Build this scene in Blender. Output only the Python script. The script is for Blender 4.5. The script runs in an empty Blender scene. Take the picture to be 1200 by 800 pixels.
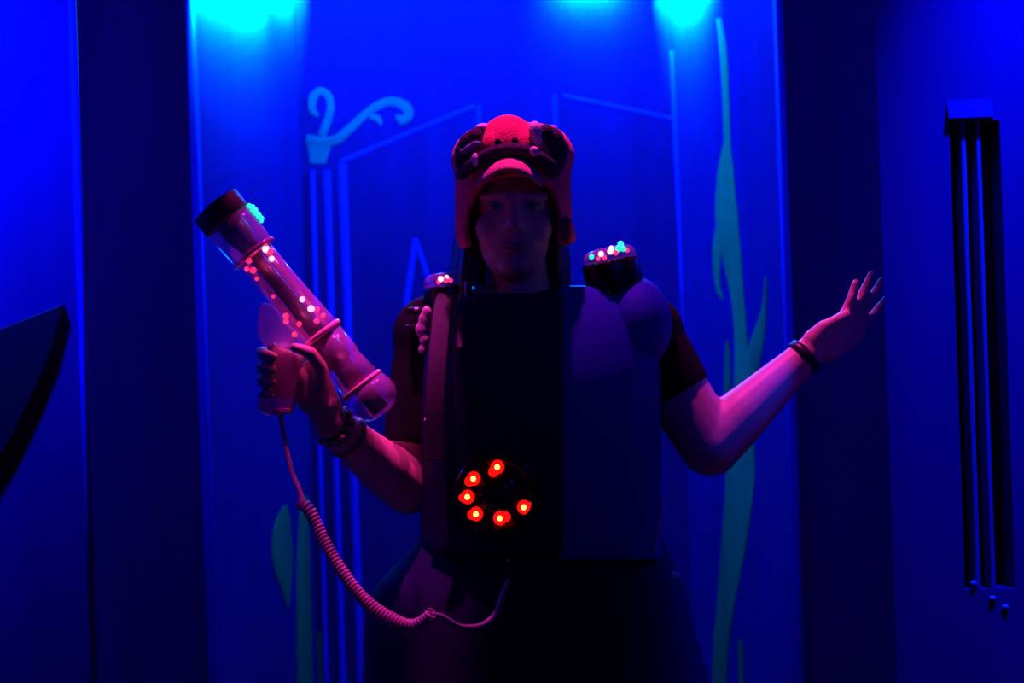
import bpy, bmesh, math, random
from mathutils import Vector, Matrix
from mathutils.bvhtree import BVHTree
random.seed(7)
sc = bpy.context.scene
C = sc.collection

# ------------------------------------------------------------------ camera
FPX = 2333.0                      # focal length in pixels of a 1200x800 frame (70 mm on 36 mm)
ROLL = math.radians(1.95)
CAM = Vector((0, 0, 1.31))
FWD = Vector((0, 1, 0)); R0 = Vector((1, 0, 0)); U0 = Vector((0, 0, 1))
RT = R0 * math.cos(ROLL) - U0 * math.sin(ROLL)
UP = U0 * math.cos(ROLL) + R0 * math.sin(ROLL)
cd = bpy.data.cameras.new('camera'); cam = bpy.data.objects.new('camera', cd); C.objects.link(cam)
cd.sensor_width = 36; cd.lens = 70; cd.clip_start = 0.05
mw = Matrix((RT, UP, -FWD)).transposed().to_4x4(); mw.translation = CAM
cam.matrix_world = mw
cd.dof.use_dof = True; cd.dof.focus_distance = 3.25; cd.dof.aperture_fstop = 4.5
sc.camera = cam

# ------------------------------------------------------------------ world, exposure
sc.view_settings.view_transform = 'Standard'; sc.view_settings.look = 'None'
sc.view_settings.exposure = 0; sc.view_settings.gamma = 1
w = bpy.data.worlds.new('world'); sc.world = w; w.use_nodes = True
w.node_tree.nodes['Background'].inputs[0].default_value = (0.22, 0.0, 1.0, 1)
w.node_tree.nodes['Background'].inputs[1].default_value = 0.032

# ------------------------------------------------------------------ lamps of the arena, and added fill lights
BLUE = (0.0, 0.13, 1.0); CYAN = (0.0, 0.9, 1.0); DEEP = (0.0, 0.02, 1.0); Ny = Vector((0, -1, 0))
PINK = (1.0, 0.035, 0.50)
def lamp(name, kind, loc, energy, color, size=0.03, aim=None, cone=60, blend=0.5):
    l = bpy.data.lights.new(name, kind); o = bpy.data.objects.new(name, l); C.objects.link(o)
    o.location = loc; l.energy = energy; l.color = color; l.shadow_soft_size = size
    if kind == 'SPOT':
        l.spot_size = math.radians(cone); l.spot_blend = blend
    if aim is not None:
        o.rotation_euler = (Vector(aim) - Vector(loc)).to_track_quat('-Z', 'Y').to_euler()
    return o

def P(px, py, Y):
    d = FWD + RT * ((px - 600) / FPX) + UP * ((400 - py) / FPX)
    return CAM + d * (Y / d.y)
def on_plane(px, py, p0, n):
    d = FWD + RT * ((px - 600) / FPX) + UP * ((400 - py) / FPX)
    return CAM + d * ((p0 - CAM).dot(n) / d.dot(n))

# plan of the walls (all from what the frame shows; heights 0..2.9)
H = 2.9
YB, YC = 6.0, 5.2
Y0 = 3.35                                    # depth of the person
A1 = P(360, 400, YB); B1 = P(235, 400, YC)   # lit return wall on the left: A1 far, B1 near corner
A2 = P(800, 400, YB); B2 = P(927, 400, YC)
for v in (A1, B1, A2, B2): v.z = 0
n1 = Vector((A1.y - B1.y, -(A1.x - B1.x), 0)).normalized()      # into the corridor (+x)
n2 = Vector((-(A2.y - B2.y), (A2.x - B2.x), 0)).normalized()    # into the corridor (-x)

def along(a, b, t, n, off, z): 
    p = a.lerp(b, t) + n * off; p.z = z; return p
def wash(a, b, t, n, off, z, length, energy):
    """a short cyan tube lamp along the top of a wall, turned to that wall"""
    l = bpy.data.lights.new('lamp_cyan_wall_wash', 'AREA'); o = bpy.data.objects.new('lamp_cyan_wall_wash', l); C.objects.link(o)
    l.shape = 'RECTANGLE'; l.size = length; l.size_y = .03; l.energy = energy; l.color = CYAN; l.spread = math.radians(125)
    d = (-n * .93 + Vector((0, 0, -.36))).normalized(); x = (b - a).normalized(); y = (-d).cross(x).normalized()
    m = Matrix((x, y, -d)).transposed().to_4x4(); m.translation = along(a, b, t, n, off, z); o.matrix_world = m
wash(A1, B1, .66, n1, .07, 2.33, .52, 135)
wash(A1, B1, .15, n1, .06, 2.39, .18, 36)
wash(A2, B2, .17, n2, .07, 2.345, .24, 66)
W0 = Vector((P(690, 0, YB).x - .5, YB, 0)); W1 = Vector((P(690, 0, YB).x + .5, YB, 0))
wash(W0, W1, .5, Ny, .06, P(690, 0, YB).z + .055, .17, 11)
lamp('lamp_blue_passage', 'POINT', (-.40, 5.62, 2.70), 125, BLUE, .08)
lamp('lamp_blue_passage', 'POINT', (.36, 5.64, 2.70), 110, BLUE, .08)
lamp('lamp_blue_near_left', 'SPOT', (-.90, 2.78, 2.35), 500, DEEP, .05, (-.90, 3.06, 1.88), 50, 1)
lamp('lamp_blue_near_right', 'SPOT', (.96, 2.80, 2.55), 380, DEEP, .05, (1.00, 3.2, 1.6), 56, 1)
lamp('fill_blue_side_left', 'POINT', (-1.7, 4.3, 2.0), 28, DEEP, .1)  # added fill that brightens the left recess wall
lamp('fill_blue_side_right', 'POINT', (1.7, 4.45, 2.0), 18, DEEP, .1)  # added fill for the right recess wall, unseen source
lamp('fill_blue_front', 'SPOT', (.95, .9, 2.3), 17, DEEP, .12, (.25, 3.35, 1.62), 36, 1)  # added front fill on torso and face, in place of haze
lamp('lamp_pink_spot', 'SPOT', (.02, 3.34, 2.90), 270, PINK, .03, (.05, 3.32, 1.3), 44, .25)
lamp('fill_pink_forearm', 'SPOT', (-.30, 2.98, 2.75), 130, PINK, .03, (-.235, 3.26, 1.19), 12, .5)  # added narrow spot to brighten the forearm below the blaster

# ------------------------------------------------------------------ materials
MATS = {}
def mat(name, col, rough=.5, metal=0, emit=None, es=0, noise=None, spec=.5, coat=0, alpha=None, bump=0, bscale=200):
    if name in MATS: return MATS[name]
    m = bpy.data.materials.new(name); m.use_nodes = True; nt = m.node_tree
    b = nt.nodes['Principled BSDF']
    b.inputs['Base Color'].default_value = (*col, 1); b.inputs['Roughness'].default_value = rough
    b.inputs['Metallic'].default_value = metal; b.inputs['Specular IOR Level'].default_value = spec
    b.inputs['Coat Weight'].default_value = coat
    tc = nt.nodes.new('ShaderNodeTexCoord')
    if noise:
        sx, sy, sz, lo, hi = noise
        mp = nt.nodes.new('ShaderNodeMapping'); mp.inputs['Scale'].default_value = (sx, sy, sz)
        nz = nt.nodes.new('ShaderNodeTexNoise'); nz.inputs['Scale'].default_value = 1; nz.inputs['Detail'].default_value = 5
        rp = nt.nodes.new('ShaderNodeValToRGB')
        rp.color_ramp.elements[0].position = .3; rp.color_ramp.elements[1].position = .7
        rp.color_ramp.elements[0].color = (*[c * lo for c in col], 1); rp.color_ramp.elements[1].color = (*[min(1, c * hi) for c in col], 1)
        nt.links.new(tc.outputs['Object'], mp.inputs[0]); nt.links.new(mp.outputs[0], nz.inputs['Vector'])
        nt.links.new(nz.outputs[0], rp.inputs[0]); nt.links.new(rp.outputs[0], b.inputs['Base Color'])
    if bump:
        n2_ = nt.nodes.new('ShaderNodeTexNoise'); n2_.inputs['Scale'].default_value = bscale
        bp = nt.nodes.new('ShaderNodeBump'); bp.inputs['Strength'].default_value = bump; bp.inputs['Distance'].default_value = .003
        nt.links.new(tc.outputs['Object'], n2_.inputs['Vector']); nt.links.new(n2_.outputs[0], bp.inputs['Height'])
        nt.links.new(bp.outputs[0], b.inputs['Normal'])
    if emit:
        b.inputs['Emission Color'].default_value = (*emit, 1); b.inputs['Emission Strength'].default_value = es
    if alpha is not None:
        tr = nt.nodes.new('ShaderNodeBsdfTransparent'); mx = nt.nodes.new('ShaderNodeMixShader')
        mx.inputs[0].default_value = alpha
        out = nt.nodes['Material Output']
        nt.links.new(tr.outputs[0], mx.inputs[1]); nt.links.new(b.outputs[0], mx.inputs[2]); nt.links.new(mx.outputs[0], out.inputs[0])
    MATS[name] = m
    return m
WALL = mat('blue wall paint', (.30, .008, .21), .6, noise=(14, 14, .9, .88, 1.08), bump=.08, bscale=60, spec=.03)
WALLD = mat('dark blue wall paint', (.25, .008, .22), .6, noise=(10, 10, 1.2, .8, 1.1), bump=.08, bscale=60, spec=.03)
LINE = mat('pale blue line paint', (.06, .035, 1.0), .5, spec=.2)
GREEN = mat('fluorescent green paint', (.02, .42, .12), .5, spec=.1, noise=(9, 9, 3, .55, 1.0))
TEAL = mat('teal scroll paint', (.04, .28, .28), .5, spec=.1, noise=(9, 9, 9, .7, 1.0))
BLACKP = mat('black paint', (.05, .004, .012), .6)
FLOORM = mat('dark floor carpet', (.03, .02, .05), .9, noise=(30, 30, 30, .5, 1.2), bump=.5, bscale=300)
CEILM = mat('black ceiling paint', (.02, .02, .03), .8)
SKIN = mat('skin', (.68, .40, .36), .45, noise=(25, 25, 25, .92, 1.04))
BLACKC = mat('black cotton', (.008, .005, .012), .85, spec=.15, noise=(90, 90, 90, .7, 1.2), bump=.3, bscale=500)
SKIRTM = mat('black skirt fabric', (.016, .004, .085), .8, spec=.15, bump=.3, bscale=400)
HAIRM = mat('dark brown hair', (.025, .012, .012), .45, noise=(160, 160, 5, .5, 1.5))
VESTB = mat('black vest nylon', (.014, .006, .075), .6, spec=.15, bump=.4, bscale=350)
VESTN = mat('vest mesh with blue haze', (.010, .010, .55), .65, spec=.15, bump=.5, bscale=450)  # blue haze over the torso is put into this colour
STRAPM = mat('grey webbing', (.05, .04, .07), .6, spec=.2, bump=.4, bscale=600)
PLB = mat('black moulded plastic', (.012, .012, .016), .35)
CAPM = mat('matte black end cap', (.10, .07, .10), .5)
CLEAR = mat('clear purple-tinted plastic', (.62, .36, .75), .18, alpha=.34, coat=.5)
CLEARG = mat('smoky grip plastic', (.50, .16, .42), .2, alpha=.62, coat=.5)
PIPE = mat('pink cable rubber', (.75, .42, .62), .4)
REDF = mat('red plush', (.80, .045, .15), .9, bump=.8, bscale=250)
PINKF = mat('pink plush', (.75, .22, .30), .9, bump=.8, bscale=250)
DARKF = mat('dark plush', (.03, .02, .05), .9, bump=.8, bscale=250)
WHITEF = mat('white plush', (.80, .78, .85), .9, bump=.6, bscale=250)
BAND = mat('black leather', (.02, .015, .02), .4)
EYEW = mat('eye white', (.3, .28, .28), .3)
EYED = mat('eye iris', (.03, .02, .02), .15)
LIPM = mat('lips', (.5, .2, .2), .4)
SHOE = mat('black shoe leather', (.02, .02, .025), .4)
def led(name, col, s): return mat(name, col, .3, emit=col, es=s)
LEDR = led('red led lens and halo', (1, .006, .004), .95)
LEDC = led('orange led core', (1, .55, .12), 2.6)
LEDP = led('pink red led', (1, .03, .16), 1.3)
LEDW = led('white pink led', (1, .5, .6), 1.9)
LEDG = led('green cyan led', (.02, .9, .55), 1.1)
METAL = mat('bright buckle plastic', (.45, .42, .8), .2, coat=1)

# ------------------------------------------------------------------ mesh helpers
def obj(name, bm, m, parent=None, smooth=True, world=True):
    bmesh.ops.recalc_face_normals(bm, faces=bm.faces)
    me = bpy.data.meshes.new(name); bm.to_mesh(me); bm.free()
    me.materials.append(m)
    if smooth:
        for p in me.polygons: p.use_smooth = True
    o = bpy.data.objects.new(name, me); C.objects.link(o)
    if parent: attach(o, parent)
    return o
def attach(o, parent):
    o.parent = parent
    o.matrix_parent_inverse = world_of(parent).inverted()
def world_of(p):
    m = p.matrix_basis.copy()
    if p.parent: m = world_of(p.parent) @ p.matrix_parent_inverse @ m
    return m
def tag(o, label=None, cat=None, group=None, kind=None):
    if label: o['label'] = label
    if cat: o['category'] = cat
    if group: o['group'] = group
    if kind: o['kind'] = kind
    return o
def thing(name, label, cat, loc, group=None):
    o = bpy.data.objects.new(name, None); C.objects.link(o); o.location = loc; o.empty_display_size = .05
    return tag(o, label, cat, group)
def frame(d):
    d = d.normalized(); a = Vector((0, 0, 1)) if abs(d.z) < .9 else Vector((0, 1, 0))
    u = d.cross(a).normalized(); return u, d.cross(u).normalized()
def rings(bm, rs, cap=True, closed=True):
    vs = [[bm.verts.new(p) for p in r] for r in rs]
    n = len(vs[0])
    for a, b in zip(vs, vs[1:]):
        for i in range(n if closed else n - 1):
            bm.faces.new((a[i], a[(i + 1) % n], b[(i + 1) % n], b[i]))
    if cap and closed:
        bm.faces.new(vs[0][::-1]); bm.faces.new(vs[-1])
    return vs
def tube(bm, pts, rad, seg=12, cap=True):
    pts = [Vector(p) for p in pts]
    if not hasattr(rad, '__len__'): rad = [rad] * len(pts)
    rs = []; u = None
    for i, p in enumerate(pts):
        d = (pts[min(i + 1, len(pts) - 1)] - pts[max(i - 1, 0)]).normalized()
        if u is None: u, v = frame(d)
        else:
            u = (u - d * u.dot(d)).normalized(); v = d.cross(u)
        rs.append([p + (u * math.cos(t) + v * math.sin(t)) * rad[i] for t in [2 * math.pi * k / seg for k in range(seg)]])
    rings(bm, rs, cap)
def capsule(bm, p1, p2, r1, r2, seg=18):
    p1 = Vector(p1); p2 = Vector(p2); d = (p2 - p1); L = d.length or 1e-6; d = d / L
    pts = []; rr = []
    for k in range(5):
        t = (k + .4) / 5 * math.pi / 2; pts.append(p1 - d * r1 * math.cos(t)); rr.append(r1 * math.sin(t))
    pts += [p1, p2]; rr += [r1, r2]
    for k in range(4, -1, -1):
        t = (k + .4) / 5 * math.pi / 2; pts.append(p2 + d * r2 * math.cos(t)); rr.append(r2 * math.sin(t))
    u, v = frame(d)
    rings(bm, [[p + (u * math.cos(t) + v * math.sin(t)) * r for t in [2 * math.pi * k / seg for k in range(seg)]] for p, r in zip(pts, rr)])
def ellip(bm, c, r, rot=None, u=20, v=12):
    m = Matrix.Translation(c) @ (rot.to_4x4() if rot else Matrix()) @ Matrix.Diagonal((*r, 1))
    bmesh.ops.create_uvsphere(bm, u_segments=u, v_segments=v, radius=1, matrix=m)
def box(bm, c, s, rot=None):
    m = Matrix.Translation(c) @ (rot.to_4x4() if rot else Matrix()) @ Matrix.Diagonal((*s, 1))
    return bmesh.ops.create_cube(bm, size=1, matrix=m)
def prism(bm, poly, n, th):
    a = [bm.verts.new(p) for p in poly]; b = [bm.verts.new(p + n * th) for p in poly]
    bm.faces.new(a[::-1]); bm.faces.new(b)
    for i in range(len(a)): bm.faces.new((a[i], a[(i + 1) % len(a)], b[(i + 1) % len(a)], b[i]))
def bevel(o, w, seg=2):
    md = o.modifiers.new('bevel', 'BEVEL'); md.width = w; md.segments = seg; md.limit_method = 'ANGLE'; return o
def bake(o):
    bpy.context.view_layer.update()
    dg = bpy.context.evaluated_depsgraph_get()
    me = bpy.data.meshes.new_from_object(o.evaluated_get(dg)); o.modifiers.clear()
    old = o.data; o.data = me; bpy.data.meshes.remove(old)
    for p in me.polygons: p.use_smooth = True
    return o
def fuse(name, bm, m, parent=None, vox=.005, it=6, fac=.5):
    o = obj(name, bm, m)
    r = o.modifiers.new('r', 'REMESH'); r.mode = 'VOXEL'; r.voxel_size = vox
    if it:
        s = o.modifiers.new('s', 'SMOOTH'); s.iterations = it; s.factor = fac
    bake(o)
    if parent: attach(o, parent)
    return o
def catmull(pts, n=8):
    pts = [Vector(p) for p in pts]; q = [pts[0] * 2 - pts[1]] + pts + [pts[-1] * 2 - pts[-2]]; out = []
    for i in range(1, len(q) - 2):
        a, b, c, d = q[i - 1:i + 3]
        for k in range(n):
            t = k / n
            out.append(.5 * (2 * b + (c - a) * t + (2 * a - 5 * b + 4 * c - d) * t * t + (3 * b - a - 3 * c + d) * t ** 3))
    return out + [pts[-1]]

# ------------------------------------------------------------------ the setting
def wall(name, a, b, n, th, m, z0=0, z1=H, cut=0):
    """vertical wall slab; its face runs a..b and looks along n, thickness lies behind"""
    bm = bmesh.new()
    poly = [Vector((a.x, a.y, z0)), Vector((b.x, b.y, z0)), Vector((b.x, b.y, z0)) - n * th + (a - b).normalized() * cut, Vector((a.x, a.y, z0)) - n * th]
    prism(bm, poly, Vector((0, 0, 1)), z1 - z0)
    return tag(obj(name, bm, m, smooth=False), kind='structure')
Ny = Vector((0, -1, 0))
bm = bmesh.new(); box(bm, (0, 3.0, -.05), (4.4, 8.0, .1)); floor = tag(obj('floor', bm, FLOORM, smooth=False), kind='structure')
bm = bmesh.new(); box(bm, (0, 3.0, H + .05), (4.4, 8.0, .1)); tag(obj('ceiling', bm, CEILM, smooth=False), kind='structure')
wback = wall('wall_back', Vector((-1.0, YB, 0)), Vector((1.0, YB, 0)), Ny, .1, WALL)
wl = wall('wall_left', A1, B1, n1, .06, WALL)
wr = wall('wall_right', A2, B2, n2, .06, WALL)
wall('wall_left_recess', Vector((-2.1, YC - .25, 0)), Vector((B1.x - .012, YC + .0, 0)), Vector((.19, -1, 0)).normalized(), .06, WALLD)
wall('wall_right_recess', Vector((B2.x + .012, YC, 0)), Vector((2.1, YC - .25, 0)), Vector((-.19, -1, 0)).normalized(), .06, WALLD)
NL = P(101, 400, 3.1); NR = P(1038, 400, 3.2)
wnl = wall('wall_left_near', Vector((-1.7, 3.02, 0)), Vector((NL.x, 3.1, 0)), Vector((.09, -1, 0)).normalized(), .07, WALL, cut=.04)
bevel(wnl, .006, 3)
# near right wall with the vent opening cut out of it
YN = 3.2
def Z(px, py, Y=YN): return P(px, py, Y)
va = Z(1121, 400); vb = Z(1180, 400); vt = Z(1150, 141).z; vbm = Z(1150, 690).z
bm = bmesh.new()
def slab(x0, x1, z0, z1): box(bm, ((x0 + x1) / 2, YN + .035, (z0 + z1) / 2), (x1 - x0, .07, z1 - z0))
prism(bm, [Vector((NR.x, YN, 0)), Vector((va.x, YN, 0)), Vector((va.x, YN + .07, 0)), Vector((NR.x + .04, YN + .07, 0))], U0, H); slab(vb.x, 1.7, 0, H); slab(va.x, vb.x, 0, vbm); slab(va.x, vb.x, vt, H)
wnr = tag(obj('wall_right_near', bm, WALL, smooth=False), kind='structure')
# far side passages closed off
wall('wall_left_end', Vector((-2.15, -.9, 0)), Vector((-2.15, 5.2, 0)), Vector((1, 0, 0)), .08, WALLD)
wall('wall_right_end', Vector((2.15, -.9, 0)), Vector((2.15, 5.2, 0)), Vector((-1, 0, 0)), .08, WALLD)

# corner trims that catch the light
def trim(name, p, r, m, parent=None):
    bm = bmesh.new(); tube(bm, [(p.x, p.y, 0.002), (p.x, p.y, H - .002)], r, 14)
    return tag(obj(name, bm, m), kind='structure')
trim('trim_1', B1 + Vector((.004, -.004, 0)), .013, LINE)
trim('trim_2', B2 + Vector((-.006, -.006, 0)), .012, LINE)

trim('trim_3', Vector((NL.x - .004, 3.1 - .002, 0)), .007, LINE)

def strip(name, pts, wid, n, m, parent, p0, th=.004, sm=True):
    """a painted / applied band on a wall: pixel path -> points on that wall's face"""
    if not hasattr(wid, '__len__'): wid = [wid] * len(pts)
    q = [Vector((x, y, 0)) for x, y in pts]
    if sm and len(pts) > 2:
        q2 = catmull(q, 8); ws = []
        for i in range(len(wid) - 1):
            for k in range(8): ws.append(wid[i] + (wid[i + 1] - wid[i]) * k / 8)
        ws.append(wid[-1])
    else: q2, ws = q, list(wid)
    bm = bmesh.new(); L = []; R = []
    for i, p in enumerate(q2):
        d = (q2[min(i + 1, len(q2) - 1)] - q2[max(i - 1, 0)]).normalized(); h = max(ws[i], .6) / 2
        L.append(on_plane(p.x - d.y * h, p.y + d.x * h, p0, n)); R.append(on_plane(p.x + d.y * h, p.y - d.x * h, p0, n))
    rs = [[l - n * .001, l + n * th * .6, (l + r) / 2 + n * th, r + n * th * .6, r - n * .001] for l, r in zip(L, R)]
    rings(bm, rs, True)
    return obj(name, bm, m, parent, smooth=False)
# back wall mouldings: gabled panel outline and three uprights
PB = Vector((0, YB, 0))
for (x0, y0, x1, y1, wd) in ((366, 200, 385, 900, 5), (383, 200, 405, 900, 7), (401, 192, 427, 900, 9)):
    strip('moulding', [(x0, y0), (x1, y1)], wd, Ny, LINE, wback, PB, .012)
for pts, wd in (([(400, 189), (556, 124)], 4.5), ([(561, 122), (563, 260)], 5), ([(650, 110), (655, 300)], 5),
                ([(660, 112), (789, 139)], 4.5), ([(487, 280), (471, 395)], 6), ([(487, 280), (508, 345)], 5)):
    strip('painted_line', pts, wd, Ny, LINE, wback, PB, .003)
strip('moulding', [(788, 60), (823, 800)], 7, Ny, LINE, wback, PB, .014)
# scroll
S = lambda x, y: (340 + x / 3.636, 80 + y / 3.636)
strip('painted_scroll', [S(118, 205), S(95, 175), S(98, 125), S(130, 98), S(165, 122), S(172, 175), S(155, 235), S(135, 290)], [4, 8, 9, 8, 8, 8, 9, 9], Ny, TEAL, wback, PB, .003)
strip('painted_scroll', [S(70, 300), S(130, 312), S(195, 305), S(250, 262), S(310, 205), S(370, 162), S(430, 142), S(488, 160), S(505, 198), S(478, 222), S(455, 200)], [10, 11, 11, 10, 9, 9, 10, 11, 11, 9, 5], Ny, TEAL, wback, PB, .003)
strip('painted_scroll', [S(340, 205), S(375, 215), S(385, 240)], [6, 7, 3], Ny, TEAL, wback, PB, .002)
strip('painted_scroll', [S(125, 312), S(122, 365), S(120, 405)], [30, 22, 18], Ny, TEAL, wback, PB, .002)
# vines on the right return wall
PR = A2
strip('painted_vine', [(843, 22), (848, 60), (851, 110), (853, 170)], [5, 8, 7, 7], n2, GREEN, wr, PR)
strip('painted_vine', [(853, 160), (851, 200), (852, 250), (858, 300), (865, 350), (869, 400), (871, 470), (868, 560), (860, 640), (852, 700), (845, 760), (843, 830)], [4, 18, 26, 22, 14, 14, 22, 34, 28, 20, 17, 15], n2, GREEN, wr, PR)
strip('painted_vine', [(847, 255), (841, 290), (841, 330), (846, 350)], [10, 10, 6, 2], n2, GREEN, wr, PR)
strip('painted_vine', [(898, 325), (896, 360), (889, 395), (880, 430), (872, 480)], [2, 4, 14, 20, 14], n2, GREEN, wr, PR)
strip('painted_vine', [(853, 400), (853, 450), (850, 500)], [4, 7, 3], n2, GREEN, wr, PR)
strip('painted_vine', [(868, 750), (870, 820)], [5, 5], n2, GREEN, wr, PR)
# plants low on the left
strip('painted_leaf', [(334, 592), (332, 606), (330, 625), (330, 648), (332, 670), (335, 690), (337, 712)], [2, 14, 21, 24, 19, 10, 2], n1, GREEN, wl, A1)
strip('painted_vine', [(356, 580), (355, 660), (356, 740), (357, 830)], [8, 15, 17, 17], n1, GREEN, wl, A1)
strip('painted_vine', [(374, 740), (375, 830)], [6, 7], Ny, GREEN, wback, PB)
# dark triangle on the near left wall
nnl = Vector((.09, -1, 0)).normalized()
bm = bmesh.new()
prism(bm, [on_plane(x, y, Vector((NL.x, 3.1, 0)), nnl) for x, y in ((-60, 408), (77, 355), (62, 412), (44, 455), (18, 510), (-60, 640))], nnl, .012)
bevel(obj('painted_triangle', bm, BLACKP, wnl, smooth=False), .003)
# vent in the near right wall
bm = bmesh.new(); box(bm, ((va.x + vb.x) / 2, YN + .066, (vt + vbm) / 2), (vb.x - va.x, .008, vt - vbm)); obj('vent_backing', bm, BLACKP, wnr, smooth=False)
VENTS = mat('vent slat paint', (.02, .10, .38), .18)
for pa, pb in ((1134.5, 1140.5), (1152.5, 1158)):
    bm = bmesh.new(); xa = Z(pa, 400).x; xb = Z(pb, 400).x
    box(bm, ((xa + xb) / 2, YN + .028, (vt + vbm) / 2), (xb - xa, .05, vt - vbm - .001))
    bevel(obj('vent_slat', bm, VENTS, wnr, smooth=False), .002)
bm = bmesh.new(); x0 = va.x - .003; x1 = vb.x - .012; zt = vt + .034
rings(bm, [[Vector((x, YN + .0, vt)), Vector((x, YN - .012, vt + .004)), Vector((x, YN, zt))] for x in (x0, x1)])
obj('vent_hood', bm, WALL, wnr, smooth=False)
for px, py in ((1141, 683), (1163, 701), (1178, 711)):
    bm = bmesh.new(); ellip(bm, P(px, py, YN - .001), (.006, .004, .005), u=10, v=6); obj('screw', bm, METAL, wnr)

# ------------------------------------------------------------------ person
def B(px, py, dy=0): return P(px, py, Y0 + dy)
def build_person():
    bm = bmesh.new()
    k = lambda a, b, r1, r2: capsule(bm, a, b, r1, r2)
    # torso
    neck0 = B(612, 362, .03); chin = B(602, 318, -.02)
    hip = B(628, 706, .02); wst = B(630, 610, .02); chest = B(632, 440, .02)
    for c, r in ((B(632, 420, .02), (.150, .100, .12)), (B(632, 500, .015), (.150, .110, .12)), (wst, (.135, .095, .13)), (hip, (.165, .115, .11))):
        ellip(bm, c, r)
    ellip(bm, B(592, 470, -.07), (.062, .05, .06)); ellip(bm, B(668, 470, -.06), (.062, .05, .06))
    k(B(560, 372, .03), B(690, 372, .03), .055, .055)
    k(neck0, B(604, 300, .03), .056, .052)
    # head
    ellip(bm, B(603, 226, .015), (.076, .098, .098)); ellip(bm, B(602, 275, -.022), (.060, .068, .078))
    ellip(bm, B(602, 311, -.062), (.026, .022, .018))                        # chin
    for s in (-1, 1):
        ellip(bm, B(602 + s * 27, 268, -.052), (.026, .026, .028))           # cheeks
        ellip(bm, B(602 + s * 54, 258, .02), (.010, .02, .032))              # ears
        k(B(602 + s * 8, 228, -.083), B(602 + s * 36, 230, -.066), .009, .008)   # brow ridge
    k(B(602, 236, -.083), B(602, 262, -.100), .008, .012)                    # nose
    for s in (-1, 1): ellip(bm, B(602 + s * 8, 266, -.092), (.008, .009, .007))
    # arm with the gun (photo left)
    sh = B(508, 392, .03); el = B(478, 572, .0); wr_ = B(388, 496, -.14)
    k(sh, el, .055, .043); ellip(bm, sh, (.062, .06, .06)); k(el, el.lerp(wr_, .35), .045, .044); k(el.lerp(wr_, .3), wr_, .045, .029)
    g = -.15
    k(wr_, B(373, 462, g), .028, .029); k(B(378, 474, g), B(366, 440, g - .0), .030, .026); k(B(372, 455, g + .02), B(352, 424, g + .03), .022, .016)
    k(B(362, 470, g + .03), B(350, 450, g + .035), .020, .016)
    for i in range(4):                                                        # fingers wrap the far side, tips on the near side
        a = B(356 - i * 2, 418 + i * 15, g + .038); b = B(322 - i * 2, 414 + i * 15, g + .040); c = B(305 + (i == 3) * 3, 412 + i * 15.5, g + .012)
        d = B(309 - (i > 1) * 2, 414 + i * 15.5, g - .018); e = B(321 - i, 418 + i * 15, g - .030)
        r = (.0095, .0098, .0092, .0082)[i]
        k(a, b, r * 1.1, r); k(b, c, r, r * .95); k(c, d, r * .95, r * .9); k(d, e, r * .9, r * .8)
    t0, t1, t2, t3 = B(378, 462, g - .01), B(376, 430, g - .030), B(364, 413, g - .040), B(345, 407, g - .042)
    k(t0, t1, .016, .0115); k(t1, t2, .0115, .0105); k(t2, t3, .0105, .0085)
    # open arm (photo right)
    sh = B(752, 392, .03); el = B(832, 522, .01); w2 = B(946, 414, .04)
    k(sh, el, .060, .052); ellip(bm, sh, (.064, .06, .062)); k(el, el.lerp(w2, .35), .052, .046); k(el.lerp(w2, .3), w2, .047, .027)
    Bh = lambda px, py, dy=0: B(px, py, dy + .045 + max(0, px - 950) * .0005)
    k(Bh(948, 412), Bh(962, 398), .026, .024)
    kn = [Bh(989, 371, -.012), Bh(997, 375, -.004), Bh(1003, 383, .004), Bh(1006, 393, .012)]
    for i, q in enumerate(kn): k(Bh(960 + i * 2, 395 + i * 6, (i - 1.5) * .008), q, .019, .0115)
    mid = [Bh(998, 350, -.022), Bh(1011, 345, -.010), Bh(1019, 353, .0), Bh(1022, 370, .014)]
    tip = [Bh(1003, 330, -.022), Bh(1021, 321, -.012), Bh(1034, 327, .0), Bh(1038, 349, .014)]
    for i in range(4):
        r = (.0092, .0095, .0088, .0078)[i]
        k(kn[i], mid[i], r * 1.12, r); k(mid[i], tip[i], r, r * .72)
    k(Bh(954, 398, -.012), Bh(966, 384, -.024), .020, .014); k(Bh(966, 384, -.024), Bh(980, 376, -.034), .0125, .0105); k(Bh(980, 376, -.034), Bh(993, 369, -.034), .0105, .008)
    # legs
    for s, px in ((-1, 575), (1, 685)):
        h = Vector((B(px, 712).x, Y0 + .02, .86)); kn_ = Vector((h.x + s * .005, Y0 + .01, .47)); an = Vector((h.x + s * .01, Y0 + .04, .09))
        k(h, kn_, .085, .056); k(kn_, kn_.lerp(an, .35), .054, .055); k(kn_.lerp(an, .3), an, .056, .036)
        k(an, an + Vector((s * .01, -.13, -.045)), .036, .03)
    person = fuse('person', bm, SKIN, None, .0042, 4, .5)
    tag(person, 'person in black shirt and skirt holding a light-up blaster, other palm raised in a shrug', 'person')
    # shirt
    bm = bmesh.new(); k = lambda a, b, r1, r2: capsule(bm, a, b, r1, r2)
    for c, r in ((B(632, 420, .02), (.160, .112, .12)), (B(632, 500, .015), (.160, .120, .13)), (wst, (.148, .108, .14))): ellip(bm, c, r)
    ellip(bm, B(592, 470, -.07), (.068, .058, .066)); ellip(bm, B(668, 470, -.06), (.068, .058, .066))
    k(B(548, 380, .03), B(700, 380, .03), .062, .062)
    sh = B(508, 392, .03); el = B(478, 572); tube(bm, [sh, sh.lerp(el, .40), sh.lerp(el, .72)], [.064, .061, .056], 20); ellip(bm, sh, (.071, .069, .069))
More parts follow.
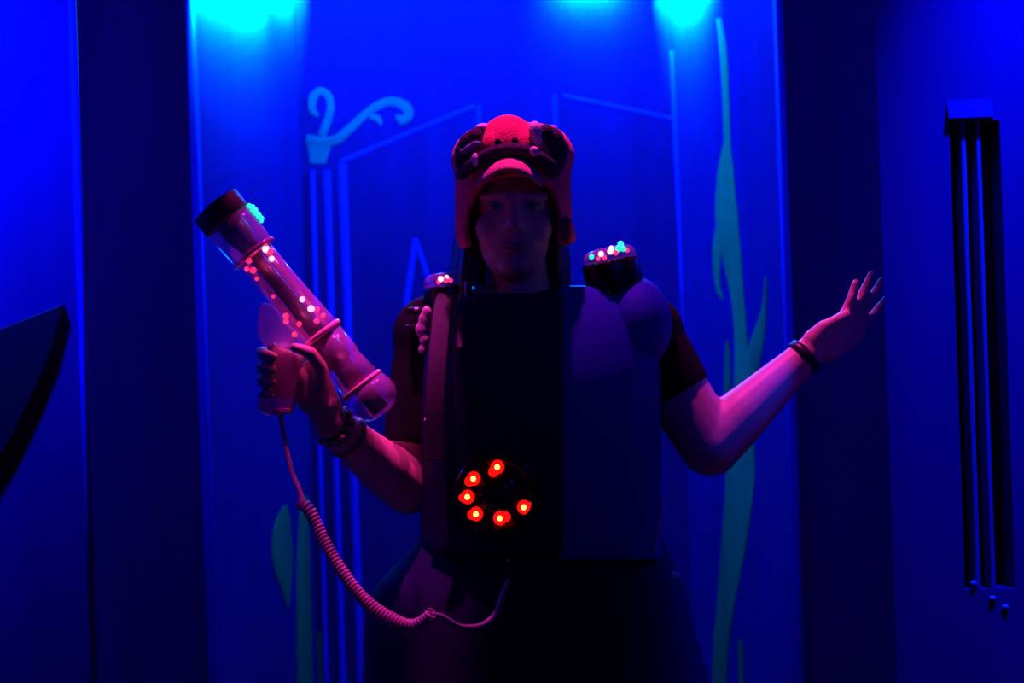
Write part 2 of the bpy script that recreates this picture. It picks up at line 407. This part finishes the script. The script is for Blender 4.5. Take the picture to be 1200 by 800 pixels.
    sh = B(752, 392, .03); el = B(832, 522, .01); tube(bm, [sh, sh.lerp(el, .3), sh.lerp(el, .55)], [.066, .064, .060], 20); ellip(bm, sh, (.074, .069, .072))
    fuse('shirt', bm, BLACKC, person, .006, 4)
    # skirt
    bm = bmesh.new(); rs = []
    prof = ((612, 497, 770, .120), (640, 478, 780, .135), (665, 452, 790, .15), (690, 428, 800, .17), (730, 422, 810, .18), (800, 425, 828, .20), (900, 420, 850, .22), (1010, 415, 870, .235))
    for py, l, r, d in prof:
        row = []; c = B((l + r) / 2, py, .02); hw = (r - l) / 2 * Y0 / FPX
        f = (py - 612) / 400
        for i in range(72):
            t = 2 * math.pi * i / 72; rip = 1 + .05 * f * math.sin(t * 11 + 1) + .03 * f * math.sin(t * 7)
            row.append(Vector((c.x + math.cos(t) * hw * rip, c.y + math.sin(t) * d * rip, c.z)))
        rs.append(row)
    rings(bm, rs, False)
    o = obj('skirt', bm, SKIRTM, person); s = o.modifiers.new('s', 'SOLIDIFY'); s.thickness = .004; s2 = o.modifiers.new('ss', 'SUBSURF'); s2.levels = s2.render_levels = 1; bake(o)
    # hair
    bm = bmesh.new(); k = lambda a, b, r1, r2: capsule(bm, a, b, r1, r2, 10)
    for i in range(9):
        x = 548 - i * 1.5 + random.uniform(-2, 2)
        tube(bm, catmull([B(x + 10, 250, .01 + i * .006), B(x + 2, 300, -.005 + i * .006), B(x - 2, 350, -.03 + i * .006), B(x + 6 + i, 410 + random.uniform(-20, 20), -.105 + i * .004)], 5), [.012] * 12 + [.010, .008, .006, .003], 8)
        x = 655 + i * 1.2 + random.uniform(-2, 2)
        tube(bm, catmull([B(x - 10, 250, .02 + i * .006), B(x - 3, 300, .01 + i * .006), B(x - 3, 345, .01 + i * .006), B(x - 6, 380, .03 + i * .006)], 5), [.011] * 12 + [.010, .008, .006, .003], 8)
    ellip(bm, B(603, 235, .06), (.083, .06, .10)); ellip(bm, B(605, 310, .085), (.085, .035, .10)); 
    fuse('hair', bm, HAIRM, person, .004, 2)
    for s in (-1, 1):
        bm = bmesh.new(); ellip(bm, B(602 + s * 22, 242, -.0665), (.013, .013, .010)); e = obj('eye', bm, EYEW, person)
        bm = bmesh.new(); ellip(bm, B(602 + s * 22, 242, -.0755), (.0055, .005, .0055)); obj('iris', bm, EYED, e)
    bm = bmesh.new(); tube(bm, catmull([B(587, 289, -.076), B(595, 286, -.083), B(602, 288, -.085), B(609, 286, -.083), B(617, 289, -.076)], 4), [.002] + [.005] * 15 + [.002], 8)
    tube(bm, catmull([B(588, 290, -.076), B(602, 294, -.084), B(616, 290, -.076)], 6), [.002] + [.0055] * 11 + [.002], 8); obj('lips', bm, LIPM, person)
    for s, px in ((-1, 575), (1, 685)):
        x = B(px, 712).x + s * .017
        bm = bmesh.new(); capsule(bm, (x, Y0 + .06, .055), (x + s * .012, Y0 - .12, .040), .050, .040); ellip(bm, Vector((x, Y0 + .04, .10)), (.047, .052, .05))
        for v in bm.verts: v.co.z = max(v.co.z, .006)
        fuse('shoe', bm, SHOE, person, .005, 3)
    return person
person = build_person()

# ------------------------------------------------------------------ plush hat
def build_hat():
    hc = B(601, 240, .01)
    hat = thing('plush_hat', 'red plush animal-faced hat with nostrils, fangs and long ear flaps on the person', 'hat', hc)
    u = Y0 / FPX
    prof = [(146, 20, .045), (149, 44, .075), (155, 57, .095), (165, 66, .110), (175, 71, .118), (186, 74, .120), (197, 70, .118), (207, 68.5, .116),
            (225, 68.5, .113), (245, 69, .110), (265, 69.5, .106), (280, 68, .098), (292, 62, .088)]
    op = {207: 18, 225: 38, 245: 50, 265: 54, 280: 53, 292: 50}
    N = 56; bm = bmesh.new(); rs = []
    for py, hw, d in prof:
        row = []; c = B(601 + (py - 200) * .01, py, .015)
        x0 = op.get(py, 1.0) / hw; ph = math.asin(min(x0, .97))
        for i in range(N + 1):
            t = ph + (2 * math.pi - 2 * ph) * i / N
            a, b = math.sin(t), -math.cos(t)
            q = (abs(a) ** 2.4 + abs(b) ** 2.4) ** (-1 / 2.4)
            row.append(Vector((c.x + a * q * hw * u, c.y + b * q * d, c.z)))
        rs.append(row)
    vs = rings(bm, rs, False, False)
    bm.faces.new(vs[0])
    bmesh.ops.remove_doubles(bm, verts=bm.verts, dist=.0005)
    o = obj('crown', bm, REDF, hat); s = o.modifiers.new('s', 'SOLIDIFY'); s.thickness = .012; s.offset = -1
    s = o.modifiers.new('ss', 'SUBSURF'); s.levels = s.render_levels = 2
    bake(o); o['label'] = 'red plush crown with ear flaps'
    # snout above the forehead
    bm = bmesh.new(); tilt = Matrix.Rotation(math.radians(48), 3, 'X')
    ellip(bm, B(595, 160, -.085), (.042, .046, .026), tilt, 28, 16); ellip(bm, B(580, 168, -.098), (.022, .03, .020), tilt); ellip(bm, B(610, 167, -.098), (.022, .03, .020), tilt)
    sn = fuse('snout', bm, REDF, hat, .003, 6)
    bvh = BVHTree.FromObject(sn, bpy.context.evaluated_depsgraph_get())
    for px, py in ((583.5, 166), (603.5, 164.5)):
        h = bvh.ray_cast(CAM, (P(px, py, 3) - CAM).normalized())[0]
        bm = bmesh.new(); ellip(bm, h, (.0056, .006, .0056), u=12, v=8); obj('nostril', bm, DARKF, sn)
    # open mouth: dark gum roll, tongue as peak
    bm = bmesh.new(); tube(bm, catmull([B(540, 205, -.070), B(556, 192, -.108), B(576, 180, -.122), B(598, 176, -.126), B(620, 179, -.122), B(640, 190, -.108), B(652, 202, -.080)], 6), [.010] * 4 + [.011] * 29 + [.010] * 4, 12)
    obj('mouth_gum', bm, DARKF, hat)
    bm = bmesh.new(); rs = []
    for j in range(7):
        f = j / 6; row = []
        for i in range(17):
            t = -1 + 2 * i / 16
            row.append(B(597 + t * (32 + 10 * f), 181 + 13 * t * t + 20 * f + 6 * f * t * t, -.112 - .065 * math.sin(f * 1.9) * (1 - .6 * t * t) + .03 * t * t))
        rs.append(row)
    rings(bm, rs, False, False); o = obj('tongue_peak', bm, PINKF, hat); s = o.modifiers.new('s', 'SOLIDIFY'); s.thickness = .008; s = o.modifiers.new('ss', 'SUBSURF'); s.levels = s.render_levels = 1; bake(o)
    # red lip under the tongue
    bm = bmesh.new(); tube(bm, catmull([B(552, 222, -.085), B(570, 209, -.112), B(602, 202, -.122), B(628, 205, -.118), B(645, 216, -.09), B(655, 235, -.07)], 6), .0065, 10); obj('lower_lip', bm, REDF, hat)
    # eyes, fangs
    def patch(name, pts, rad, m, par=hat):
        bm = bmesh.new()
        for (px, py, dy), r in zip(pts, rad): ellip(bm, B(px, py, dy), r)
        return fuse(name, bm, m, par, .003, 3) if len(pts) > 1 else obj(name, bm, m, par)
    patch('eye_patch', [(550, 168, -.080), (558, 160, -.084), (543, 178, -.072), (545, 190, -.078)], [(.018, .018, .019), (.015, .018, .015), (.015, .02, .018), (.018, .016, .018)], DARKF)
    patch('eye_patch', [(648, 165, -.078), (655, 175, -.066), (640, 156, -.086), (651, 188, -.074)], [(.019, .019, .022), (.018, .02, .02), (.013, .018, .016), (.018, .02, .02)], DARKF)
    patch('eye_white', [(566, 150, -.072)], [(.013, .02, .008)], WHITEF)
    patch('eye_white', [(627, 154, -.108), (630, 165, -.108)], [(.011, .014, .018), (.008, .010, .010)], WHITEF)
    patch('eye_white', [(646, 151, -.072), (654, 157, -.062)], [(.011, .014, .007), (.008, .012, .006)], WHITEF)
    patch('fang', [(557, 187, -.122)], [(.006, .006, .011)], WHITEF)
    patch('fang', [(626, 177, -.134)], [(.0075, .007, .008)], WHITEF)
    patch('brow_stripe', [(551, 173, -.098), (545, 177, -.092), (558, 168, -.100)], [(.010, .006, .005)] * 3, mat('violet plush', (.25, .2, .5), .9))
    patch('ear_flap', [(667, 276, -.03), (666, 266, -.03)], [(.012, .03, .016), (.010, .03, .016)], REDF)
    patch('tassel', [(546, 334, -.095), (545, 343, -.095)], [(.004, .004, .009), (.003, .003, .008)], WHITEF)
    return hat
build_hat()

# ------------------------------------------------------------------ laser vest
def build_vest():
    v = thing('laser_tag_vest', 'black laser tag vest with glowing shoulder pods and a round chest target', 'vest', B(632, 640, .02))
    u = Y0 / FPX
    def tor(py):                       # centre, half width, half depth of the vest skin at a pixel row
        tab = ((335, 95, .085), (352, 118, .105), (380, 132, .128), (430, 140, .150), (500, 142, .158), (560, 140, .150), (620, 139, .145), (680, 142, .15))
        for a, b in zip(tab, tab[1:]):
            if py <= b[0]:
                f = max(0, (py - a[0]) / (b[0] - a[0])); return 634, (a[1] + (b[1] - a[1]) * f), a[2] + (b[2] - a[2]) * f
        return 634, tab[-1][1], tab[-1][2]
    def skin_pt(px, py, off=0, back=False):
        cx, hw, d = tor(py); x = max(-1, min(1, (px - cx) / hw)); y = (1 - abs(x) ** 2.6) ** (1 / 2.6)
        return B(px, py, .02 + (d if back else -d) * y + (off if back else -off))
    def panel(name, x0, x1, y0, y1, off, th, m, back=False, edge=None):
        bm = bmesh.new(); rs = []
        for j in range(15):
            py = y0 + (y1 - y0) * j / 14; row = []
            a, b = (edge(py) if edge else (x0, x1))
            for i in range(21): row.append(skin_pt(a + (b - a) * i / 20, py, off, back))
            rs.append(row)
        rings(bm, rs, False, False); o = obj(name, bm, m, v); s = o.modifiers.new('s', 'SOLIDIFY'); s.thickness = th; s.offset = 0; bake(o); bevel(o, th * .3); return o
    panel('front_panel', 0, 0, 345, 648, .012, .016, VESTB, edge=lambda y: (max(506, 540 - (y - 345) * .5), 660))
    panel('side_panel', 0, 0, 338, 655, .004, .012, VESTN, edge=lambda y: (655, min(771, 690 + max(0, y - 338) * 2.2)))
    panel('side_panel', 496, 520, 385, 640, .0, .010, VESTB)
    panel('back_panel', 505, 765, 345, 650, .006, .014, VESTB, back=True)
    # shoulder straps
    def ribbon(name, pts, wd, th, m, nrm):
        bm = bmesh.new(); q = catmull(pts, 6); rs = []
        for i, p in enumerate(q):
            d = (q[min(i + 1, len(q) - 1)] - q[max(i - 1, 0)]).normalized(); n = (nrm - d * nrm.dot(d)).normalized(); s = d.cross(n) * wd / 2
            rs.append([p - s, p - s + n * th, p + s + n * th, p + s])
        rings(bm, rs); return bevel(obj(name, bm, m, v, smooth=False), th * .3)
    nf = Vector((0, -1, .35)).normalized()
    ribbon('shoulder_strap', [B(535, 350, .06), B(526, 346, .0), B(519, 362, -.075), B(514, 410, -.125), B(510, 470, -.150), B(510, 540, -.155)], .030, .008, STRAPM, nf)
    ribbon('shoulder_strap', [B(548, 352, .06), B(545, 350, .0), B(541, 372, -.09), B(538, 410, -.145)], .010, .006, STRAPM, nf)
    bm = bmesh.new(); ellip(bm, B(746, 380, -.015), (.060, .085, .080)); o = fuse('shoulder_pad', bm, VESTN, v, .005, 6)
    # crumpled clip on the photo-left strap
    bm = bmesh.new()
    for px, py, r in ((497, 375, .010), (494, 386, .011), (497, 398, .009), (495, 410, .007), (500, 366, .009)): ellip(bm, B(px, py, -.095), (r, .009, r * 1.2))
    fuse('strap_clip', bm, mat('pale strap plastic', (.5, .35, .42), .3), v, .003, 2)
    bm = bmesh.new(); box(bm, B(486, 364, -.045), (.026, .03, .012)); box(bm, B(482, 384, -.05), (.02, .03, .012)); bevel(obj('strap_buckle', bm, PLB, v, smooth=False), .003)
    bm = bmesh.new(); ellip(bm, B(488, 362, -.065), (.004, .004, .003)); obj('rivet', bm, WHITEF, v); bm = bmesh.new(); ellip(bm, B(499, 492, -.14), (.0028, .003, .004)); obj('rivet', bm, WHITEF, v)
    # shoulder pods
    def pod(c, rx, h, tilt, leds, lbl):
        rot = Matrix.Rotation(tilt, 3, 'Y')
        def L(x, y, z): return c + rot @ Vector((x, y, z))
        bm = bmesh.new(); rs = []
        for z, s in ((0, .88), (.004, .96), (h * .3, 1.0), (h * .86, 1.0), (h, .96)):
            rs.append([L(rx * s * math.cos(t), rx * .9 * s * math.sin(t), z) for t in [2 * math.pi * i / 28 for i in range(28)]])
        rings(bm, rs); p = obj('shoulder_pod', bm, PLB, v)
        bm = bmesh.new(); rs = []
        for z, s in ((0, .95), (.008, .96), (.016, .88), (.021, .70), (.023, .35)):
            rs.append([L(rx * s * math.cos(t), rx * .9 * s * math.sin(t), h + z) for t in [2 * math.pi * i / 28 for i in range(28)]])
        rings(bm, rs); obj('pod_lens', bm, CLEAR, p)
        for x, y, z, r, m in leds:
            bm = bmesh.new(); ellip(bm, L(x, y, h + z), (r, r, r), u=10, v=7); obj('led', bm, m, p)
        return p
    pod(B(722, 340, -.03), .048, .050, math.radians(-10), [(-.030, -.030, .012, .0045, LEDG), (-.014, -.036, .013, .005, LEDW), (.002, -.037, .014, .0055, LEDW), (.010, -.038, .010, .0045, LEDP), (-.010, -.040, .006, .004, LEDP),
        (-.02, -.036, .006, .0035, LEDP), (.016, -.034, .016, .006, LEDG), (.024, -.032, .014, .005, LEDG), (.022, -.022, .023, .0055, LEDG), (.030, -.026, .010, .004, LEDP), (.005, -.03, .019, .0045, LEDW)], '')
    pod(B(524, 366, .0), .036, .044, math.radians(-4), [(-.004, -.029, .012, .005, LEDW), (.004, -.029, .009, .0045, LEDP), (-.008, -.029, .007, .004, LEDP), (.006, -.027, .014, .004, LEDW), (.012, -.027, .008, .004, LEDP)], '')
    # chest target
    c = skin_pt(583, 579, .030); cz = c
    nrm = Vector((-.10, -1, .03)).normalized(); a, b = frame(nrm)
    bm = bmesh.new(); rs = []
    for z, r in ((-.022, .072), (-.004, .071), (.004, .067), (.006, .058), (-.002, .054), (-.003, .030), (.004, .024), (.007, .012)):
        rs.append([cz + nrm * z + (a * math.cos(t) + b * math.sin(t)) * r for t in [2 * math.pi * i / 40 for i in range(40)]])
    rings(bm, rs); tg = obj('chest_target', bm, mat('glossy black target', (.02, .008, .012), .15), v)
    for px, py in ((583, 547), (555, 560.5), (548, 582), (558, 602), (586, 607), (614, 594)):
        q = on_plane(px, py, cz + nrm * .002, nrm)
        bm = bmesh.new()
        for s, off in ((1, (0, 0)), (.75, (random.choice((-.007, .009)), random.uniform(-.009, .005)))):  # wide lens and offset second blob imitate the red halo
            ellip(bm, q + Vector((off[0], 0, off[1])), (.0112 * s, .005, .0118 * s), u=12, v=8)
        l = obj('led', bm, LEDR, tg); l['label'] = 'glowing red LED'
        bm = bmesh.new(); ellip(bm, q + nrm * .0045, (.0046, .003, .0046), u=10, v=7); obj('led_core', bm, LEDC, l)
    # side release buckle
    bm = bmesh.new(); tube(bm, catmull([B(777, 584, -.06), B(774, 602, -.07), B(770, 622, -.075), B(767, 640, -.07), B(769, 650, -.07)], 4), [.004, .005, .006, .006, .006, .006, .005, .006, .006, .006, .005, .006, .007, .006, .006, .005, .004], 8); obj('side_buckle', bm, METAL, v)
    bm = bmesh.new(); box(bm, B(791, 674, -.06), (.016, .01, .010), Matrix.Rotation(.5, 3, 'Y')); bevel(obj('side_buckle', bm, METAL, v, smooth=False), .002)
    return skin_pt
skin_pt = build_vest()

# ------------------------------------------------------------------ blaster
def build_gun():
    YG = Y0 - .15
    mz = P(251.5, 240, YG)
    ax = (P(431, 460.5, YG) - mz).normalized()
    fr = Vector((0, -1, 0)); up = ax.cross(fr).normalized()
    if up.z < 0: up = -up
    u = YG / FPX
    def G(s, t, d=0): return mz + ax * s * u + up * t * u + fr * d            # s,t in pixels, d in metres to camera
    g = thing('laser_blaster', 'clear plastic light-up laser tag blaster gripped in one hand, pointing up left', 'blaster', G(190, -40))
    def body(name, prof, m, par=g, off=0, seg=28, sq=1.0):
        bm = bmesh.new(); rs = []
        for s, r in prof:
            rs.append([G(s, off) + up * r * u * math.cos(t) + fr * r * u * sq * math.sin(t) for t in [2 * math.pi * i / seg for i in range(seg)]])
        rings(bm, rs); return obj(name, bm, m, par)
    cap = body('muzzle_cap', [(0, 26), (0.5, 30), (2, 31), (22, 31), (24, 30), (24.5, 26)], CAPM)
    body('muzzle_hole', [(-1.0, 15), (-.2, 15.5), (.6, 15)], PLB, cap)
    body('head_shell', [(24, 29), (40, 29.5), (62, 28), (72, 27), (76, 23)], CLEAR)
    body('head_core', [(24, 16), (45, 17), (60, 12), (74, 10)], mat('violet inner casting', (.10, .05, .35), .4))
    body('ring_collar', [(70, 28), (71, 29.5), (75, 29.5), (76, 28)], CLEARG)
    body('barrel_shell', [(76, 23), (120, 22.5), (185, 25), (196, 26)], CLEAR)
    body('barrel_core', [(74, 8), (120, 8.5), (196, 10), (310, 11)], PLB, off=-1)
    body('barrel_band', [(194, 27), (195, 28.5), (199, 28.5), (200, 27)], mat('pink band plastic', (.85, .35, .5), .3))
    body('receiver_shell', [(200, 25), (232, 25), (240, 23), (246, 24), (272, 26)], CLEAR)
    body('receiver_block', [(202, 17), (236, 17), (238, 12), (270, 14)], mat('dark violet circuit block', (.06, .02, .09), .4), off=-3)
    body('barrel_band', [(270, 27), (271, 29), (274.5, 29), (275.5, 27)], MATS['pink band plastic'])
    body('rear_bulb', [(275, 28), (285, 31), (296, 31), (306, 27), (312, 19), (315, 10)], CLEAR)
    # circuit strips inside the tube
    for t in (-14, 13):
        bm = bmesh.new(); box(bm, G(135, t, .004), (112 * u, .004, .006), Matrix((ax, fr, up)).transposed())
        obj('circuit_strip', bm, mat('circuit board', (.35, .12, .30), .5), g, smooth=False)
    def dot(s, t, r, m, d=.022, st=1.0, par=g):
        bm = bmesh.new(); ellip(bm, G(s, t, d), (r * u * st, r * u * .8, r * u), Matrix((ax, fr, up)).transposed(), u=12, v=8); return obj('led', bm, m, par)
    for s, t, r, m in ((80, 15, 4.5, LEDW), (93, 13, 3.6, LEDW), (77, 17, 3, LEDP), (85, 17, 4, LEDP), (78, -9, 3.6, LEDP), (90, -12, 3.8, LEDP), (84, -17, 3, LEDP),
                       (152, 11, 3.6, LEDW), (167, 12, 4.2, LEDW), (172, 17, 3, LEDP), (182, 8, 3.4, LEDP), (182, 18, 3, LEDP), (128, -13, 2.6, LEDP), (155, -16, 3.6, LEDP), (160, -20, 3.2, LEDP), (172, -10, 3.2, LEDP), (178, -22, 3.2, LEDP), (100, -15, 2.4, LEDP)):
        dot(s, t, r, m)
    # cyan beacon leds on the upper side of the head
    for s, t, r, d in ((27, 31, 3, .006), (30, 33, 3.2, .0), (33, 31, 2.8, .010), (35, 33.5, 3.2, .002), (38, 31.5, 3.6, .008), (41, 33, 3.2, .0), (44, 32, 3.4, .006), (47, 33, 2.8, 0), (50, 31, 2.4, .006)):
        dot(s, t, r, LEDG, d)
    for s_, t_, e_ in ((85, 2, .03), (165, 2, .035), (235, 8, .02), (180, -40, .012)):      # light of the leds inside
        lamp('lamp_blaster_leds', 'POINT', G(s_, t_, .026), e_, (1, .05, .25), .008)
    # grip and finger guard
    def slab_px(name, pts, half, m, r=.006):
        bm = bmesh.new(); prism(bm, [P(x, y, YG + half) for x, y in pts], fr, half * 2)
        o = obj(name, bm, m, g, smooth=False); bevel(o, r, 3); return o
    slab_px('grip', [(322, 400), (346, 412), (356, 425), (352, 455), (345, 485), (313, 487), (302, 478), (306, 464), (316, 444), (314, 425)], .017, CLEARG)
    slab_px('trigger_guard', [(305, 360), (311, 353), (326, 362), (352, 392), (344, 409), (322, 414), (313, 410), (304, 392)], .014, CLEAR)
    slab_px('grip_base', [(322, 479), (343, 477), (344, 482), (322, 484)], .0185, MATS['pink band plastic'], .001)
    bm = bmesh.new(); tube(bm, [P(318, 405, YG), P(314, 413, YG), P(316, 421, YG)], .005, 10); obj('trigger', bm, PLB, g)
    return G
build_gun()

# ------------------------------------------------------------------ cable
def build_cable():
    cb = thing('coiled_cable', 'pink coiled cable hanging from the blaster grip to the vest front', 'cable', P(480, 735, 3.12))
    bm = bmesh.new()
    tube(bm, catmull([P(329, 486, 3.2), P(333, 512, 3.195), P(341, 548, 3.185), P(351, 575, 3.17), P(357, 592, 3.16)], 8), .0042, 10)
    obj('lead', bm, PIPE, cb)
    path = catmull([P(350, 589, 3.165), P(362, 597, 3.16), P(378, 630, 3.15), P(398, 665, 3.13), P(420, 695, 3.11), P(445, 718, 3.09), P(478, 734, 3.07), P(497, 728, 3.06), P(507, 718, 3.055)], 10)
    # helix round the path
    L = [0]
    for a, b in zip(path, path[1:]): L.append(L[-1] + (b - a).length)
    tot = L[-1]; turns = 52; n = turns * 12; pts = []
    j = 0
    for i in range(n + 1):
        s = tot * i / n
        while j < len(L) - 2 and L[j + 1] < s: j += 1
        f = (s - L[j]) / (L[j + 1] - L[j]); p = path[j].lerp(path[j + 1], f); d = (path[j + 1] - path[j]).normalized()
        a = d.cross(Vector((0, 1, 0))).normalized(); b = d.cross(a); t = 2 * math.pi * turns * i / n
        r = .0078 if s < tot * .55 else .0078 + .0022 * math.sin((s / tot - .55) / .45 * math.pi)
        pts.append(p + (a * math.cos(t) + b * math.sin(t)) * r)
    bm = bmesh.new(); tube(bm, pts, .0030, 6); obj('coil', bm, PIPE, cb)
    bm = bmesh.new(); e = skin_pt(597, 660, .006) 
    tube(bm, catmull([P(505, 720, 3.055), P(518, 722, 3.06), P(540, 734, 3.07), P(565, 732, 3.09), P(582, 716, 3.12), P(591, 692, 3.15), P(597, 678, 3.17)], 8), .0045, 10)
    obj('lead', bm, mat('violet cable rubber', (.35, .22, .45), .4), cb)
    bm = bmesh.new(); tube(bm, [P(597, 680, 3.17), P(597, 668, 3.175), P(597, 655, 3.18)], [.006, .008, .007], 12); obj('plug', bm, PLB, cb)
build_cable()

# ------------------------------------------------------------------ wristbands
def wristband(name, p, d, r, wd, label, studs, m):
    w_ = thing(name, label, 'bracelet', p); a, b = frame(d); d = d.normalized()
    bm = bmesh.new(); rs = []
    for z, rr in ((-wd / 2, r * .99), (-wd / 2 + .001, r * 1.06), (wd / 2 - .001, r * 1.04), (wd / 2, r * .97)):
        rs.append([p + d * z + (a * math.cos(t) + b * math.sin(t)) * rr for t in [2 * math.pi * i / 28 for i in range(28)]])
    rings(bm, rs); obj('band', bm, m, w_)
    for t in studs:
        bm = bmesh.new(); ellip(bm, p + (a * math.cos(t) + b * math.sin(t)) * r * 1.06, (.006, .006, .006), u=10, v=7); obj('bead', bm, mat('pink bead', (.7, .3, .35), .3), w_)
el, wv = B(478, 572), B(388, 496, -.14)
wristband('wristband', el.lerp(wv, .95), wv - el, .031, .020, 'dark beaded wristband on the wrist holding the blaster', [i * .5 for i in range(12)], BAND)
wristband('wristband', el.lerp(wv, .80), wv - el, .036, .007, 'thin reddish bangle below the beaded wristband on the blaster arm', [], mat('red leather', (.4, .08, .1), .4))
el, wv = B(832, 522, .01), B(946, 414, .04)
wristband('wristband', el.lerp(wv, .965), wv - el, .0315, .016, 'dark wristband on the raised open-palm arm', [], BAND)
